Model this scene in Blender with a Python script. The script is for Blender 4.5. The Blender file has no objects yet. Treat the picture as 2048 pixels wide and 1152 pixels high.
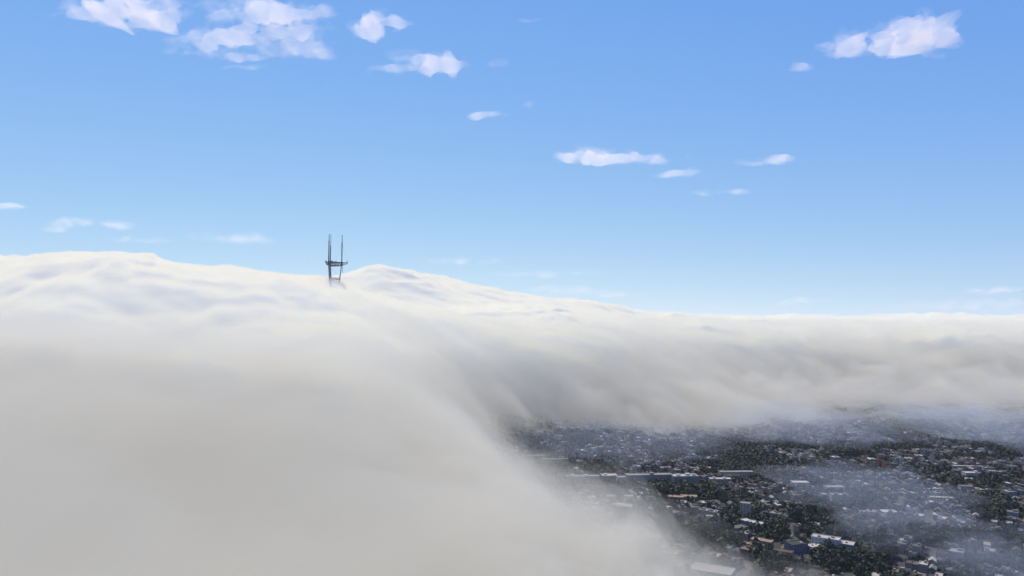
import bpy, bmesh, math, random
import numpy as np
from mathutils import Vector

SC = bpy.context.scene
COL = SC.collection
R = math.radians

# ------------------------------------------------------------------ camera, sky, sun, exposure
CAM_Z = 270.0
FPX = 1460.0                       # focal length in pixels of a 2048 wide picture
cam_data = bpy.data.cameras.new('camera')
cam_data.sensor_width = 36.0
cam_data.lens = 36.0 * FPX / 2048.0
cam_data.clip_start = 1.0
cam_data.clip_end = 90000.0
cam = bpy.data.objects.new('camera', cam_data)
COL.objects.link(cam)
cam.location = (0, 0, CAM_Z)
cam.rotation_euler = (R(90 + 2.70), 0, 0)
SC.camera = cam

SUN_EL, SUN_AZ = 63.0, -20.0       # azimuth from +Y, negative is to the left
world = bpy.data.worlds.new('World')
SC.world = world
world.use_nodes = True
nt = world.node_tree
for n in list(nt.nodes):
    nt.nodes.remove(n)
sky = nt.nodes.new('ShaderNodeTexSky')
sky.sky_type = 'NISHITA'
sky.sun_disc = False
sky.sun_elevation = R(SUN_EL)
sky.sun_rotation = R(SUN_AZ)
sky.altitude = 300.0
sky.air_density = 1.0
sky.dust_density = 0.0
sky.ozone_density = 1.0
tc = nt.nodes.new('ShaderNodeTexCoord')
lift = nt.nodes.new('ShaderNodeVectorMath')
lift.operation = 'MULTIPLY_ADD'    # look a little above the yellow layer at the horizon, which the fog hides
lift.inputs[1].default_value = (1, 1, 0.9)
lift.inputs[2].default_value = (0, 0, 0.10)
nt.links.new(tc.outputs['Generated'], lift.inputs[0])
nt.links.new(lift.outputs[0], sky.inputs[0])
sep = nt.nodes.new('ShaderNodeSeparateColor')
comb = nt.nodes.new('ShaderNodeCombineColor')
nt.links.new(sky.outputs[0], sep.inputs[0])
for i, (gain, power) in enumerate(((2.0, 1.42), (1.27, 0.98), (0.99, 0.25))):   # the film's response to the sky
    p = nt.nodes.new('ShaderNodeMath'); p.operation = 'MULTIPLY'; p.inputs[1].default_value = 0.1
    q = nt.nodes.new('ShaderNodeMath'); q.operation = 'POWER'; q.inputs[1].default_value = power
    r = nt.nodes.new('ShaderNodeMath'); r.operation = 'MULTIPLY'; r.inputs[1].default_value = gain * 10
    nt.links.new(sep.outputs[i], p.inputs[0]); nt.links.new(p.outputs[0], q.inputs[0])
    nt.links.new(q.outputs[0], r.inputs[0]); nt.links.new(r.outputs[0], comb.inputs[i])
bg = nt.nodes.new('ShaderNodeBackground')
bg.inputs['Strength'].default_value = 0.10
nt.links.new(comb.outputs[0], bg.inputs['Color'])
wo = nt.nodes.new('ShaderNodeOutputWorld')
nt.links.new(bg.outputs[0], wo.inputs['Surface'])

sun_data = bpy.data.lights.new('sun', 'SUN')
sun_data.energy = 4.5
sun_data.angle = R(0.55)
sun_data.color = (1.0, 0.85, 0.61)
sun = bpy.data.objects.new('sun', sun_data)
COL.objects.link(sun)
_d = Vector((math.sin(R(SUN_AZ)) * math.cos(R(SUN_EL)), math.cos(R(SUN_AZ)) * math.cos(R(SUN_EL)), math.sin(R(SUN_EL))))
sun.rotation_euler = _d.to_track_quat('Z', 'Y').to_euler()
sun.location = (-800, 200, 900)

SC.view_settings.view_transform = 'Standard'
SC.view_settings.look = 'None'
SC.view_settings.exposure = 0.0
SC.view_settings.gamma = 1.0
SC.view_settings.use_curve_mapping = False
SC.render.engine = 'CYCLES'
cy = SC.cycles
cy.max_bounces = 8
cy.diffuse_bounces = 2
cy.glossy_bounces = 2
cy.transmission_bounces = 2
cy.volume_bounces = 3
cy.transparent_max_bounces = 64
cy.use_denoising = True
cy.denoiser = 'OPENIMAGEDENOISE'
cy.use_adaptive_sampling = False
cy.sample_clamp_indirect = 6.0
cy.caustics_reflective = False
cy.caustics_refractive = False

# ------------------------------------------------------------------ helpers
_rs = np.random.RandomState(7)
_perm = _rs.permutation(512)
_grad = np.stack([np.cos(np.linspace(0, 2 * np.pi, 64, endpoint=False)), np.sin(np.linspace(0, 2 * np.pi, 64, endpoint=False))], 1)

def noise2(x, y, seed=0):
    x = np.asarray(x, float); y = np.asarray(y, float)
    xi = np.floor(x).astype(int); yi = np.floor(y).astype(int)
    fx = x - xi; fy = y - yi
    u = fx ** 3 * (fx * (fx * 6 - 15) + 10); v = fy ** 3 * (fy * (fy * 6 - 15) + 10)
    def g(ix, iy, dx, dy):
        h = _perm[(ix + seed * 37) & 511]
        h = _perm[(h + iy) & 511]
        gr = _grad[h & 63]
        return gr[..., 0] * dx + gr[..., 1] * dy
    a = g(xi, yi, fx, fy); b = g(xi + 1, yi, fx - 1, fy)
    c = g(xi, yi + 1, fx, fy - 1); d = g(xi + 1, yi + 1, fx - 1, fy - 1)
    return (a + u * (b - a)) * (1 - v) + (c + u * (d - c)) * v

def fbm(x, y, octaves=4, seed=0, gain=0.5):
    t = 0.0; amp = 1.0; f = 1.0
    for o in range(octaves):
        t = t + amp * noise2(x * f, y * f, seed + o * 5)
        f *= 2.03; amp *= gain
    return t

def puffs(x, y, seed=0):
    """Rounded heads like a cauliflower's: 0 in the creases, 1 on the tops."""
    xi = np.floor(x).astype(int); yi = np.floor(y).astype(int)
    best = np.full(np.shape(x), 9.0)
    for dx in (-1, 0, 1):
        for dy in (-1, 0, 1):
            h = _perm[(_perm[(xi + dx + seed * 37) & 511] + yi + dy) & 511]
            fx = xi + dx + 0.15 + 0.7 * (h & 31) / 31.0; fy = yi + dy + 0.15 + 0.7 * ((h >> 4) & 31) / 31.0
            best = np.minimum(best, (x - fx) ** 2 + (y - fy) ** 2)
    return np.sqrt(np.clip(1 - best / 0.95, 0, 1))

def smooth(a, b, x):
    t = np.clip((np.asarray(x, float) - a) / (b - a), 0, 1)
    return t * t * (3 - 2 * t)

def tps_fit(pts):
    P = np.array([[p[0], p[1]] for p in pts], float) / 1000.0
    z = np.array([p[2] for p in pts], float)
    n = len(P)
    d = np.linalg.norm(P[:, None] - P[None], axis=2)
    K = np.where(d > 0, d * d * np.log(d + 1e-12), 0) + np.eye(n) * 0.004
    A = np.zeros((n + 3, n + 3)); A[:n, :n] = K
    A[:n, n] = 1; A[:n, n + 1:] = P; A[n, :n] = 1; A[n + 1:, :n] = P.T
    w = np.linalg.solve(A, np.concatenate([z, np.zeros(3)]))
    def ev(x, y):
        shp = np.shape(x)
        q = np.stack([np.ravel(x), np.ravel(y)], 1) / 1000.0
        out = np.empty(len(q))
        for i in range(0, len(q), 20000):
            dd = np.linalg.norm(q[i:i + 20000, None] - P[None], axis=2)
            out[i:i + 20000] = np.where(dd > 0, dd * dd * np.log(dd + 1e-12), 0) @ w[:n] + w[n] + q[i:i + 20000] @ w[n + 1:]
        return out.reshape(shp)
    return ev

def link(o, parent=None):
    COL.objects.link(o)
    if parent is not None:
        o.parent = parent
    return o

def mesh_obj(name, verts, faces, mat, parent=None, smooth_shade=False):
    me = bpy.data.meshes.new(name)
    me.from_pydata([tuple(v) for v in verts], [], faces)
    me.validate()
    me.update()
    if smooth_shade:
        me.polygons.foreach_set('use_smooth', [True] * len(me.polygons))
    if mat is not None:
        me.materials.append(mat)
    return link(bpy.data.objects.new(name, me), parent)

def grid_mesh(name, X, Y, Z, mat, parent=None, bottom=None):
    """A height sheet; with bottom (a z value) a closed body."""
    n, m = X.shape
    me = bpy.data.meshes.new(name)
    top = np.stack([X, Y, Z], -1).reshape(-1, 3)
    idx = np.arange(n * m).reshape(n, m)
    quads = np.stack([idx[:-1, :-1], idx[:-1, 1:], idx[1:, 1:], idx[1:, :-1]], -1).reshape(-1, 4)
    V = top; F = quads
    if bottom is not None:
        bot = top.copy(); bot[:, 2] = bottom
        V = np.concatenate([top, bot])
        F = [quads, quads[:, ::-1] + n * m]
        for a in (idx[0], idx[-1][::-1], idx[:, 0][::-1], idx[:, -1]):
            F.append(np.stack([a[1:], a[:-1], a[:-1] + n * m, a[1:] + n * m], -1))
        F = np.concatenate(F)
    me.vertices.add(len(V)); me.vertices.foreach_set('co', V.astype(np.float32).ravel())
    me.loops.add(len(F) * 4); me.loops.foreach_set('vertex_index', F.astype(np.int32).ravel())
    me.polygons.add(len(F)); me.polygons.foreach_set('loop_start', np.arange(0, len(F) * 4, 4, dtype=np.int32))
    me.polygons.foreach_set('use_smooth', np.ones(len(F), bool))
    me.update(calc_edges=True)
    me.validate()
    if mat is not None:
        me.materials.append(mat)
    return link(bpy.data.objects.new(name, me), parent)

def tag(o, label=None, cat=None, group=None, kind=None):
    if label: o['label'] = label
    if cat: o['category'] = cat
    if group: o['group'] = group
    if kind: o['kind'] = kind
    return o

def new_mat(name):
    m = bpy.data.materials.new(name)
    m.use_nodes = True
    for n in list(m.node_tree.nodes):
        m.node_tree.nodes.remove(n)
    return m, m.node_tree, m.node_tree.nodes.new('ShaderNodeOutputMaterial')

def volume_mat(name, color, density, g=0.3):
    m, t, out = new_mat(name)
    v = t.nodes.new('ShaderNodeVolumePrincipled')
    v.inputs['Color'].default_value = (*color, 1)
    v.inputs['Density'].default_value = density
    v.inputs['Anisotropy'].default_value = g
    t.links.new(v.outputs[0], out.inputs['Volume'])
    return m

def rough_mat(name, c1, c2=None, scale=0.2, rough=0.85, detail=3.0, spec=0.3, metallic=0.0):
    m, t, out = new_mat(name)
    b = t.nodes.new('ShaderNodeBsdfPrincipled')
    b.inputs['Roughness'].default_value = rough
    b.inputs['Specular IOR Level'].default_value = spec
    b.inputs['Metallic'].default_value = metallic
    if c2 is None:
        b.inputs['Base Color'].default_value = (*c1, 1)
    else:
        tc = t.nodes.new('ShaderNodeNewGeometry')
        no = t.nodes.new('ShaderNodeTexNoise')
        no.inputs['Scale'].default_value = scale
        no.inputs['Detail'].default_value = detail
        t.links.new(tc.outputs['Position'], no.inputs['Vector'])
        cr = t.nodes.new('ShaderNodeValToRGB')
        cr.color_ramp.elements[0].position = 0.35
        cr.color_ramp.elements[1].position = 0.65
        cr.color_ramp.elements[0].color = (*c1, 1)
        cr.color_ramp.elements[1].color = (*c2, 1)
        t.links.new(no.outputs['Fac'], cr.inputs['Fac'])
        t.links.new(cr.outputs['Color'], b.inputs['Base Color'])
    t.links.new(b.outputs[0], out.inputs['Surface'])
    return m

# ------------------------------------------------------------------ shape of the land and of the fog
FOG_PTS = [
    # x, y, height of the fog's upper surface
    (-900, -300, 90), (-300, -300, 20), (200, -300, -80), (900, -300, -160),
    (-900, 100, 110), (-300, 100, 60), (0, 100, 10), (300, 100, -80), (900, 100, -160),
    (-700, 430, 140), (-300, 430, 120), (-100, 430, 75), (50, 430, 55), (200, 430, -5), (450, 430, -130),
    (-900, 700, 230), (-500, 700, 200), (-250, 700, 150), (-50, 700, 90), (80, 700, 55), (190, 700, -5), (350, 700, -110), (800, 700, -160),
    (-1000, 960, 283), (-600, 960, 266), (-420, 960, 236), (-250, 930, 192), (-80, 900, 120), (60, 900, 40), (150, 900, -20), (300, 900, -110), (900, 900, -160),
    (-1000, 1190, 232), (-600, 1190, 212), (-380, 1190, 196), (-150, 1150, 160), (-20, 1150, 45), (60, 1150, -25), (250, 1150, -110), (1000, 1150, -160),
    (-1300, 1450, 390), (-800, 1450, 350), (-500, 1450, 310), (-300, 1450, 240), (-150, 1450, 160), (-70, 1450, 95), (10, 1450, -15), (110, 1480, -90), (250, 1450, -120), (1000, 1450, -160),
    (-1900, 1850, 446), (-1263, 1800, 436), (-893, 1800, 428), (-584, 1800, 388), (-436, 1740, 393), (-440, 1670, 372), (-300, 1800, 342), (-153, 1850, 308), (-40, 1780, 212), (-150, 1650, 215),
    (30, 1590, 60), (150, 1640, -15), (345, 1780, 20), (150, 1760, 120), (900, 2280, 0), (1270, 2380, 0), (1750, 2480, 0), (2400, 2500, 0),
    (260, 1600, -80), (500, 1660, -90), (900, 2000, -90), (1270, 2100, -90), (1750, 2200, -90), (2400, 2250, -90), (1700, 1700, -160),
    (32, 2000, 246), (300, 2080, 212), (700, 2500, 180), (1000, 2700, 175), (1300, 2800, 170), (1900, 2850, 170), (2600, 2850, 170),
    (-900, 2200, 420), (-436, 2150, 325), (-150, 2200, 280),
    (-760, 2600, 400), (-1050, 2600, 410), (-500, 2620, 466), (-310, 2620, 420), (-132, 2650, 362), (153, 2700, 329), (491, 2850, 293), (760, 3000, 268), (1100, 3200, 242), (1500, 3300, 236), (2200, 3300, 234), (3000, 3300, 234),
    (-1500, 2700, 440), (-2500, 2700, 440),
    (-2500, 4200, 300), (-800, 4200, 280), (800, 4200, 220), (2500, 4200, 215), (4500, 4200, 215),
    (-4000, 6500, 260), (0, 6500, 235), (4000, 6500, 235), (8000, 6500, 235),
]
_fog = tps_fit(FOG_PTS)

_fog_cache = {}
def fog_base(x, y):
    k = (x.shape, float(x.flat[0]), float(x.flat[-1]), float(y.flat[-1]))
    if k not in _fog_cache:
        _fog_cache[k] = _fog(np.clip(x, -4500, 5000), np.clip(y, -300, 6300))
    return _fog_cache[k]

def fog_height(x, y, seed=0, rough=1.0):
    far = smooth(4300, 6200, y)
    base = fog_base(x, y) * (1 - far) + far * 226
    base = base + far * 90 * smooth(7000, 9000, y) * (0.55 + 1.1 * fbm(x / 1500.0, y / 2200.0, 3, 61))
    wx = x + 70 * noise2(x / 320.0, y / 320.0, seed + 3); wy = y + 70 * noise2(x / 320.0, y / 320.0, seed + 9)
    amp = smooth(-40, 160, base)
    gx = (fog_base(x, y)[:, 2:] - fog_base(x, y)[:, :-2]) / (x[:, 2:] - x[:, :-2])
    gy = (fog_base(x, y)[2:] - fog_base(x, y)[:-2]) / (y[2:] - y[:-2])
    steep = np.hypot(np.pad(gx, ((0, 0), (1, 1)), 'edge'), np.pad(gy, ((1, 1), (0, 0)), 'edge'))
    calm = 1 / (1 + (steep / 0.5) ** 2)
    # long rolls that run with the slope, rounded heads on them
    n1 = 1 - 2.0 * np.abs(noise2(wx / 330.0, wy / 210.0, seed + 1))
    p1 = puffs(wx / 190.0, wy / 150.0, seed + 1)
    p2 = puffs(wx / 85.0, wy / 70.0, seed + 2)
    p3 = puffs(wx / 42.0, wy / 36.0, seed + 3)
    n3 = fbm(wx / 60.0, wy / 48.0, 3, seed + 4)
    big = smooth(3500, 7000, y)
    patch = 0.35 + 0.65 * smooth(-0.25, 0.3, noise2(x / 420.0, y / 420.0, seed + 8))
    n = n1 * 12 + (p1 * 26 + p2 * 15 + p3 * 6 - 20) * patch + n3 * 7
    n = n * (0.6 + 0.4 * smooth(900, 1400, y) + 1.15 * smooth(1220, 1400, y) - 1.15 * smooth(1620, 1800, y) * smooth(2450, 2150, y) * smooth(200, -300, x))
    n = n + big * 55 * noise2(x / 700.0, y / 900.0, seed + 6) + big * 60 * (puffs(x / 600.0, y / 900.0, seed + 5) - 0.5) + big * 22 * puffs(x / 240.0, y / 400.0, seed + 7)
    edge = smooth(150, 40, base) * smooth(-110, -20, base)
    n = n * amp * calm + edge * (78 * fbm(wx / 150.0, wy / 150.0, 5, seed + 15, 0.6))
    return base + n * rough - (8 + 22 * smooth(1300, 1700, y)) * amp

def ground_height(x, y):
    x = np.asarray(x, float); y = np.asarray(y, float)
    h = 7 * noise2(x / 420.0, y / 420.0, 21) + 4 * noise2(x / 170.0, y / 170.0, 22)
    h = h - 3.0
    hill = 185 * np.exp(-(((x + 520) / 480.0) ** 2 + ((y - 1800) / 420.0) ** 2))
    hill = hill + 210 * np.exp(-(((x + 1400) / 600.0) ** 2 + ((y - 1850) / 500.0) ** 2))
    return h + hill
# ------------------------------------------------------------------ ground
GROUND = rough_mat('ground_soil', (0.025, 0.03, 0.02), (0.045, 0.045, 0.035), 0.02)
_u = np.linspace(-1, 1, 141)
_v = np.concatenate([np.linspace(-400, 2800, 141), np.geomspace(2850, 60000, 30)])
Xg = _u[None, :] * (1600 + 1.4 * np.maximum(_v[:, None], 0)); Yg = np.repeat(_v[:, None], len(_u), 1)
ground = grid_mesh('ground', Xg, Yg, ground_height(Xg, Yg), GROUND)
tag(ground, kind='structure')

# ------------------------------------------------------------------ the fog bank
_fv = np.concatenate([np.arange(-300, 3400, 11.0), np.geomspace(3410, 42000, 90)])
_fu = np.linspace(-1, 1, 341)
Xf = _fu[None, :] * (900 + 0.95 * np.maximum(_fv[:, None], 0)); Yf = np.repeat(_fv[:, None], len(_fu), 1)
H0 = fog_height(Xf, Yf, 40)
near = smooth(1120, 900, Yf + 80 * fbm(Xf / 240.0, Yf / 240.0, 3, 33))                     # the fog is thin close to the photographer
low = smooth(225, 45, H0) * smooth(4200, 3200, Yf)                       # and along its lower edge over the city
m, t, out = new_mat('fog_dense')
d = t.nodes.new('ShaderNodeBsdfDiffuse'); d.inputs['Color'].default_value = (0.89, 0.92, 0.875, 1)
t.links.new(d.outputs[0], out.inputs['Surface'])
FOG_CORE = m
fog = grid_mesh('fog_bank', Xf, Yf, np.maximum(H0 - 8 - 420 * near - 130 * low, -60), FOG_CORE, None, -70.0)
tag(fog, 'thick white fog bank pouring over the ridge and filling the valley', 'fog', kind='stuff')
WHITE = (0.955, 0.938, 0.818)
for dz, dens, g, rg, stretch in ((0, 0.045, 0.1, 1.0, 1.0), (16, 0.008, 0.0, 1.0, 0.9), (34, 0.0034, -0.1, 0.9, 0.9), (50, 0.0013, -0.1, 0.9, 0.7)):
    hi = 1 - 0.9 * smooth(190, 320, H0)
    Hh = fog_height(Xf, Yf, 40, rg)
    if dz == 0:
        Hh = Hh - 250 * near - 75 * low
    else:
        Hh = np.where(Hh < 60, 60 + (Hh - 60) * (stretch - (0.45 if dz > 20 else 0.3) * smooth(1550, 1950, Yf)), Hh)
        Hh = Hh + dz * hi + (dz * 0.5 + 8) * hi * (1 + 0.9 * near + 0.8 * low * smooth(1500, 1800, Yf)) * fbm(Xf / 150.0, Yf / 130.0, 5, 80 + dz)
    if dz == 16:
        Hh = Hh - near * (0.38 + 0.52 * smooth(900, 550, Yf)) * np.maximum(Hh - 70, 0)
    if dz == 34:
        Hh = Hh - near * (0.25 + 0.45 * smooth(900, 550, Yf)) * np.maximum(Hh - 100, 0)
    o = grid_mesh('fog_margin', Xf, Yf, np.maximum(Hh, -60), volume_mat('fog_thin', WHITE, dens, g), fog, -72.0 - dz / 10)
    o['kind'] = 'stuff'
# ------------------------------------------------------------------ picture <-> place, used to find what the fog hides
_P = R(2.70)
def project(x, y, z):
    x = np.asarray(x, float); y = np.asarray(y, float); z = np.asarray(z, float) - CAM_Z
    dep = y * math.cos(_P) + z * math.sin(_P)
    up = -y * math.sin(_P) + z * math.cos(_P)
    return 1024 + FPX * x / dep, 576 - FPX * up / dep, dep

def place(px, py, h=0.0):
    """Ground point whose roof at height h stands in that direction from the photographer."""
    up = (576 - py) / FPX; rt = (px - 1024) / FPX
    dy = math.cos(_P) - up * math.sin(_P); dz = math.sin(_P) + up * math.cos(_P)
    g = 0.0
    for _ in range(6):
        s = (g + h - CAM_Z) / dz
        g = float(ground_height(rt * s, dy * s))
    return rt * s, dy * s, g

def tubes(segs, sides=6):
    """Several straight round bars (p, q, r0, r1) as vertex and face lists."""
    V = []; F = []
    for p, q, r0, r1 in segs:
        p = Vector(p); q = Vector(q); ax = (q - p).normalized()
        a = ax.orthogonal().normalized(); b = ax.cross(a)
        n = len(V)
        for c, r in ((p, r0), (q, r1)):
            for k in range(sides):
                an = 2 * math.pi * k / sides
                V.append(c + (a * math.cos(an) + b * math.sin(an)) * r)
        for k in range(sides):
            F.append((n + k, n + (k + 1) % sides, n + sides + (k + 1) % sides, n + sides + k))
        F.append(tuple(range(n + sides - 1, n - 1, -1))); F.append(tuple(range(n + sides, n + 2 * sides)))
    return V, F

def box_vf(x0, x1, y0, y1, z0, z1):
    V = [(x0, y0, z0), (x1, y0, z0), (x1, y1, z0), (x0, y1, z0), (x0, y0, z1), (x1, y0, z1), (x1, y1, z1), (x0, y1, z1)]
    F = [(0, 3, 2, 1), (4, 5, 6, 7), (0, 1, 5, 4), (1, 2, 6, 5), (2, 3, 7, 6), (3, 0, 4, 7)]
    return V, F

def join_vf(parts):
    V = []; F = []
    for v, f in parts:
        n = len(V); V += list(v); F += [tuple(i + n for i in q) for q in f]
    return V, F

# ------------------------------------------------------------------ the tower on the ridge
def build_tower():
    tx, ty = -429.0, 1750.0
    zb = 182.0
    dark = rough_mat('tower_backlit_steel', (0.030, 0.045, 0.085), (0.045, 0.06, 0.10), 0.3, 0.6)  # dark navy of the backlit silhouette, put into the steel's colour
    grey = rough_mat('tower_weathered_paint', (0.16, 0.14, 0.13), (0.30, 0.28, 0.26), 0.25, 0.7)
    teal = rough_mat('tower_backlit_mast', (0.02, 0.06, 0.09), (0.03, 0.08, 0.11), 0.3, 0.6)  # backlit darkness of the masts put into their teal
    pale = rough_mat('tower_pale_mast', (0.30, 0.31, 0.36), None)
    root = link(bpy.data.objects.new('radio_tower', None)); root.location = (tx, ty, zb)
    tag(root, 'three-masted steel radio tower rising out of the fog on the ridge', 'tower')
    ang = [R(8), R(128), R(248)]
    def ring(z):                       # hourglass: distance of a leg from the axis
        zs = [0, 60, 120, 160, 193, 228]; rs = [29, 22, 16.5, 14.0, 15.0, 19.3]
        return float(np.interp(z, zs, rs))
    def P(k, z, extra=0.0):
        r = ring(z) + extra
        return Vector((r * math.cos(ang[k]), r * math.sin(ang[k]), z))
    ground_z = float(ground_height(tx, ty)) - zb - 6
    levels = [0, 60, 120, 160, 193, 228]
    for k in range(3):
        segs = [(P(k, 0) + Vector((0, 0, ground_z)), P(k, 0), 2.0, 1.9)]
        for a, b in zip(levels[:-1], levels[1:]):
            segs.append((P(k, a), P(k, b), 1.35, 1.3))
            t = (P(k, b) - P(k, a))
            for s in (-1, 1):          # outer flange pipes of the clad leg
                off = Vector((-math.sin(ang[k]), math.cos(ang[k]), 0)) * 1.6 * s
                segs.append((P(k, a) + off, P(k, b) + off, 0.45, 0.45))
        o = mesh_obj('leg', *tubes(segs), grey, root)
    # cross beams: two chords with zigzag lacing
    def truss(a, b, depth, r, nz, mat, name, zig=True):
        segs = [(a, b, r, r), (a - Vector((0, 0, depth)), b - Vector((0, 0, depth)), r, r)]
        for i in range(nz):
            p = a.lerp(b, i / nz); q = a.lerp(b, (i + 1) / nz)
            dn = Vector((0, 0, depth))
            segs.append((p - dn if i % 2 else p, q if i % 2 else q - dn, r * 0.75, r * 0.75))
        segs.append((a, a - Vector((0, 0, depth)), r, r)); segs.append((b, b - Vector((0, 0, depth)), r, r))
        return mesh_obj(name, *tubes(segs), mat, root)
    for z, dep, n in ((60, 6, 8), (120, 5, 7), (160, 4, 6), (194.5, 3.6, 8)):
        for k in range(3):
            truss(P(k, z), P((k + 1) % 3, z), dep, 0.5, n, grey if z > 150 else dark, 'cross_beam')
    for k in range(3):
        a, b = P(k, 231.5), P((k + 1) % 3, 231.5)
        truss(a, b, 7.6, 0.9, 10, dark, 'platform_beam')
        a2 = a.lerp(b, 0.0) + Vector((math.cos(ang[k]), math.sin(ang[k]), 0)) * 0.2
        # outrigger arm past the leg
        tip = P(k, 232.5, (13.5, 23.0, 14.0)[k])
        segs = [(a, tip, 0.7, 0.55), (a - Vector((0, 0, 7.2)), tip - Vector((0, 0, 3.0)), 0.7, 0.5), (tip, tip - Vector((0, 0, 3.2)), 0.5, 0.5)]
        for i in range(4):
            p = a.lerp(tip, i / 4); q = (a - Vector((0, 0, 7.2))).lerp(tip - Vector((0, 0, 3.0)), (i + 1) / 4)
            segs.append((p, q, 0.5, 0.5))
            segs.append((a.lerp(tip, (i + 1) / 4), q, 0.4, 0.4))
        mesh_obj('outrigger', *tubes(segs), dark, root)
        w = P(k, 232, 0)
        mesh_obj('walkway', *tubes([(P(k, 232.6, 3), P((k + 1) % 3, 232.6, 3), 0.5, 0.5)]), dark, root)
        # antenna drum round the leg head
        v, f = tubes([(P(k, 224.5), P(k, 233.5), 2.6, 2.6)], 10)
        mesh_obj('mast_socket', v, f, dark, root)
    # whip on the far left outrigger, and one on the right
    tip = P(1, 232.5, 23.0)
    mesh_obj('whip_antenna', *tubes([(tip, tip + Vector((-0.8, 0, 11)), 0.55, 0.25)]), dark, root)
    tip = P(0, 232.5, 13.2)
    mesh_obj('whip_antenna', *tubes([(tip, tip + Vector((0, 0, 4)), 0.8, 0.6)]), dark, root)
    # masts: seen left, middle, right
    def mast(k, z_thick, z_top, r0, r1, mat, tipmat, lean=0.0):
        base = P(k, 232)
        mid = base + Vector((lean * 0.6, 0, z_thick - 232)); top = base + Vector((lean, 0, z_top - 232))
        o = mesh_obj('mast', *tubes([(base, mid, r0, r0 * 0.8)], 8), mat, root)
        segs = [(mid, top, r1, r1 * 0.7), (mid - Vector((0, 0, 1)), mid + Vector((0, 0, 1)), r0 * 1.1, r0 * 1.1), (top, top + Vector((0, 0, 1.2)), r1 * 1.3, r1 * 1.3)]
        mesh_obj('mast_tip', *tubes(segs, 8), tipmat, o)
        return o, base, mid, top
    mast(1, 273, 301, 1.5, 0.85, teal, pale, 1.0)
    mast(2, 279, 296, 1.5, 0.95, teal, dark, 0.6)
    o, base, mid, top = mast(0, 280, 297.5, 0.75, 0.85, teal, dark, 0.4)
    for i in range(4):                 # stacked panel antennas
        p = base.lerp(mid, 0.03 + i * 0.085)
        mesh_obj('antenna_panel', *tubes([(p, p + Vector((0, 0, 2.6)), 1.5, 1.5)], 8), dark, o)
    lat = []
    for i in range(16):                # lattice of the right-hand mast
        a = base.lerp(mid, 0.34 + 0.66 * i / 16); b = base.lerp(mid, 0.34 + 0.66 * (i + 1) / 16)
        s = 1 if i % 2 else -1
        lat.append((a + Vector((s * 1.1, 0, 0)), b + Vector((-s * 1.1, 0, 0)), 0.38, 0.38))
    lat += [(base + Vector((s * 1.1, 0, 14)), mid + Vector((s * 1.0, 0, 0)), 0.3, 0.3) for s in (-1, 1)]
    mesh_obj('lattice', *tubes(lat, 5), dark, o)
    # hanging pole below the platform, guys
    p = P(0, 226) + Vector((2.0, 0, 0))
    mesh_obj('hanging_antenna', *tubes([(p, p - Vector((-0.6, 0, 18)), 0.55, 0.5)]), grey, root)
    mesh_obj('brace_cable', *tubes([(P(2, 222), P(0, 197), 0.22, 0.22)]), grey, root)
    mesh_obj('guy_cable', *tubes([(mid, P(0, 232.5, 14), 0.12, 0.12)]), grey, root)
    mesh_obj('guy_cable', *tubes([(mid, base.lerp(P(2, 232), 0.5), 0.12, 0.12)]), grey, root)
    mesh_obj('equipment_cabin', *box_vf(-6, -2, -3, 3, 233, 236), dark, root)
    mesh_obj('equipment_cabin', *box_vf(3, 6, 1, 4, 233, 235), dark, root)
build_tower()
# ------------------------------------------------------------------ how much fog lies between the camera and a point
_tx = np.arange(-400, 2600, 25.0); _ty = np.arange(100, 3000, 25.0)
_TX, _TY = np.meshgrid(_tx, _ty)
_TH = _fog(_TX, _TY)
def fog_fast(x, y):
    fx = np.clip((x + 400) / 25.0, 0, len(_tx) - 1.001); fy = np.clip((y - 100) / 25.0, 0, len(_ty) - 1.001)
    i = fx.astype(int); j = fy.astype(int); a = fx - i; b = fy - j
    return (_TH[j, i] * (1 - a) + _TH[j, i + 1] * a) * (1 - b) + (_TH[j + 1, i] * (1 - a) + _TH[j + 1, i + 1] * a) * b

def fog_tau(x, y, z):
    x = np.atleast_1d(np.asarray(x, float)); y = np.atleast_1d(np.asarray(y, float)); z = np.atleast_1d(np.asarray(z, float))
    tau = np.zeros(len(x))
    n = 26
    for i in range(n):
        f = 0.25 + 0.75 * (i + 0.5) / n
        px, py, pz = x * f, y * f, CAM_Z + (z - CAM_Z) * f
        h = fog_fast(px, py)
        seg = np.sqrt(x * x + y * y) * 0.75 / n
        tau += seg * (0.008 * smooth(-5, 25, h + 10 - pz) + 0.02 * smooth(-5, 40, h - 35 - pz) + 0.0028 * smooth(-10, 10, h + 40 - pz))
    return tau

# ------------------------------------------------------------------ materials of the city
WALL = {
    'white': rough_mat('wall_white', (0.42, 0.39, 0.34), (0.50, 0.47, 0.41), 0.3),
    'cream': rough_mat('wall_cream', (0.34, 0.28, 0.19), (0.40, 0.33, 0.23), 0.3),
    'grey': rough_mat('wall_grey', (0.17, 0.165, 0.15), (0.23, 0.22, 0.20), 0.3),
    'bluish': rough_mat('wall_slate_blue', (0.10, 0.12, 0.14), (0.13, 0.15, 0.17), 0.3),
    'green': rough_mat('wall_sage', (0.13, 0.15, 0.11), (0.17, 0.19, 0.14), 0.3),
    'tan': rough_mat('wall_tan', (0.22, 0.16, 0.11), (0.28, 0.21, 0.14), 0.3),
    'red': rough_mat('wall_brick', (0.17, 0.065, 0.045), (0.22, 0.09, 0.06), 0.6),
    'rose': rough_mat('wall_rose', (0.27, 0.19, 0.17), (0.33, 0.24, 0.21), 0.3),
}
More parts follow.
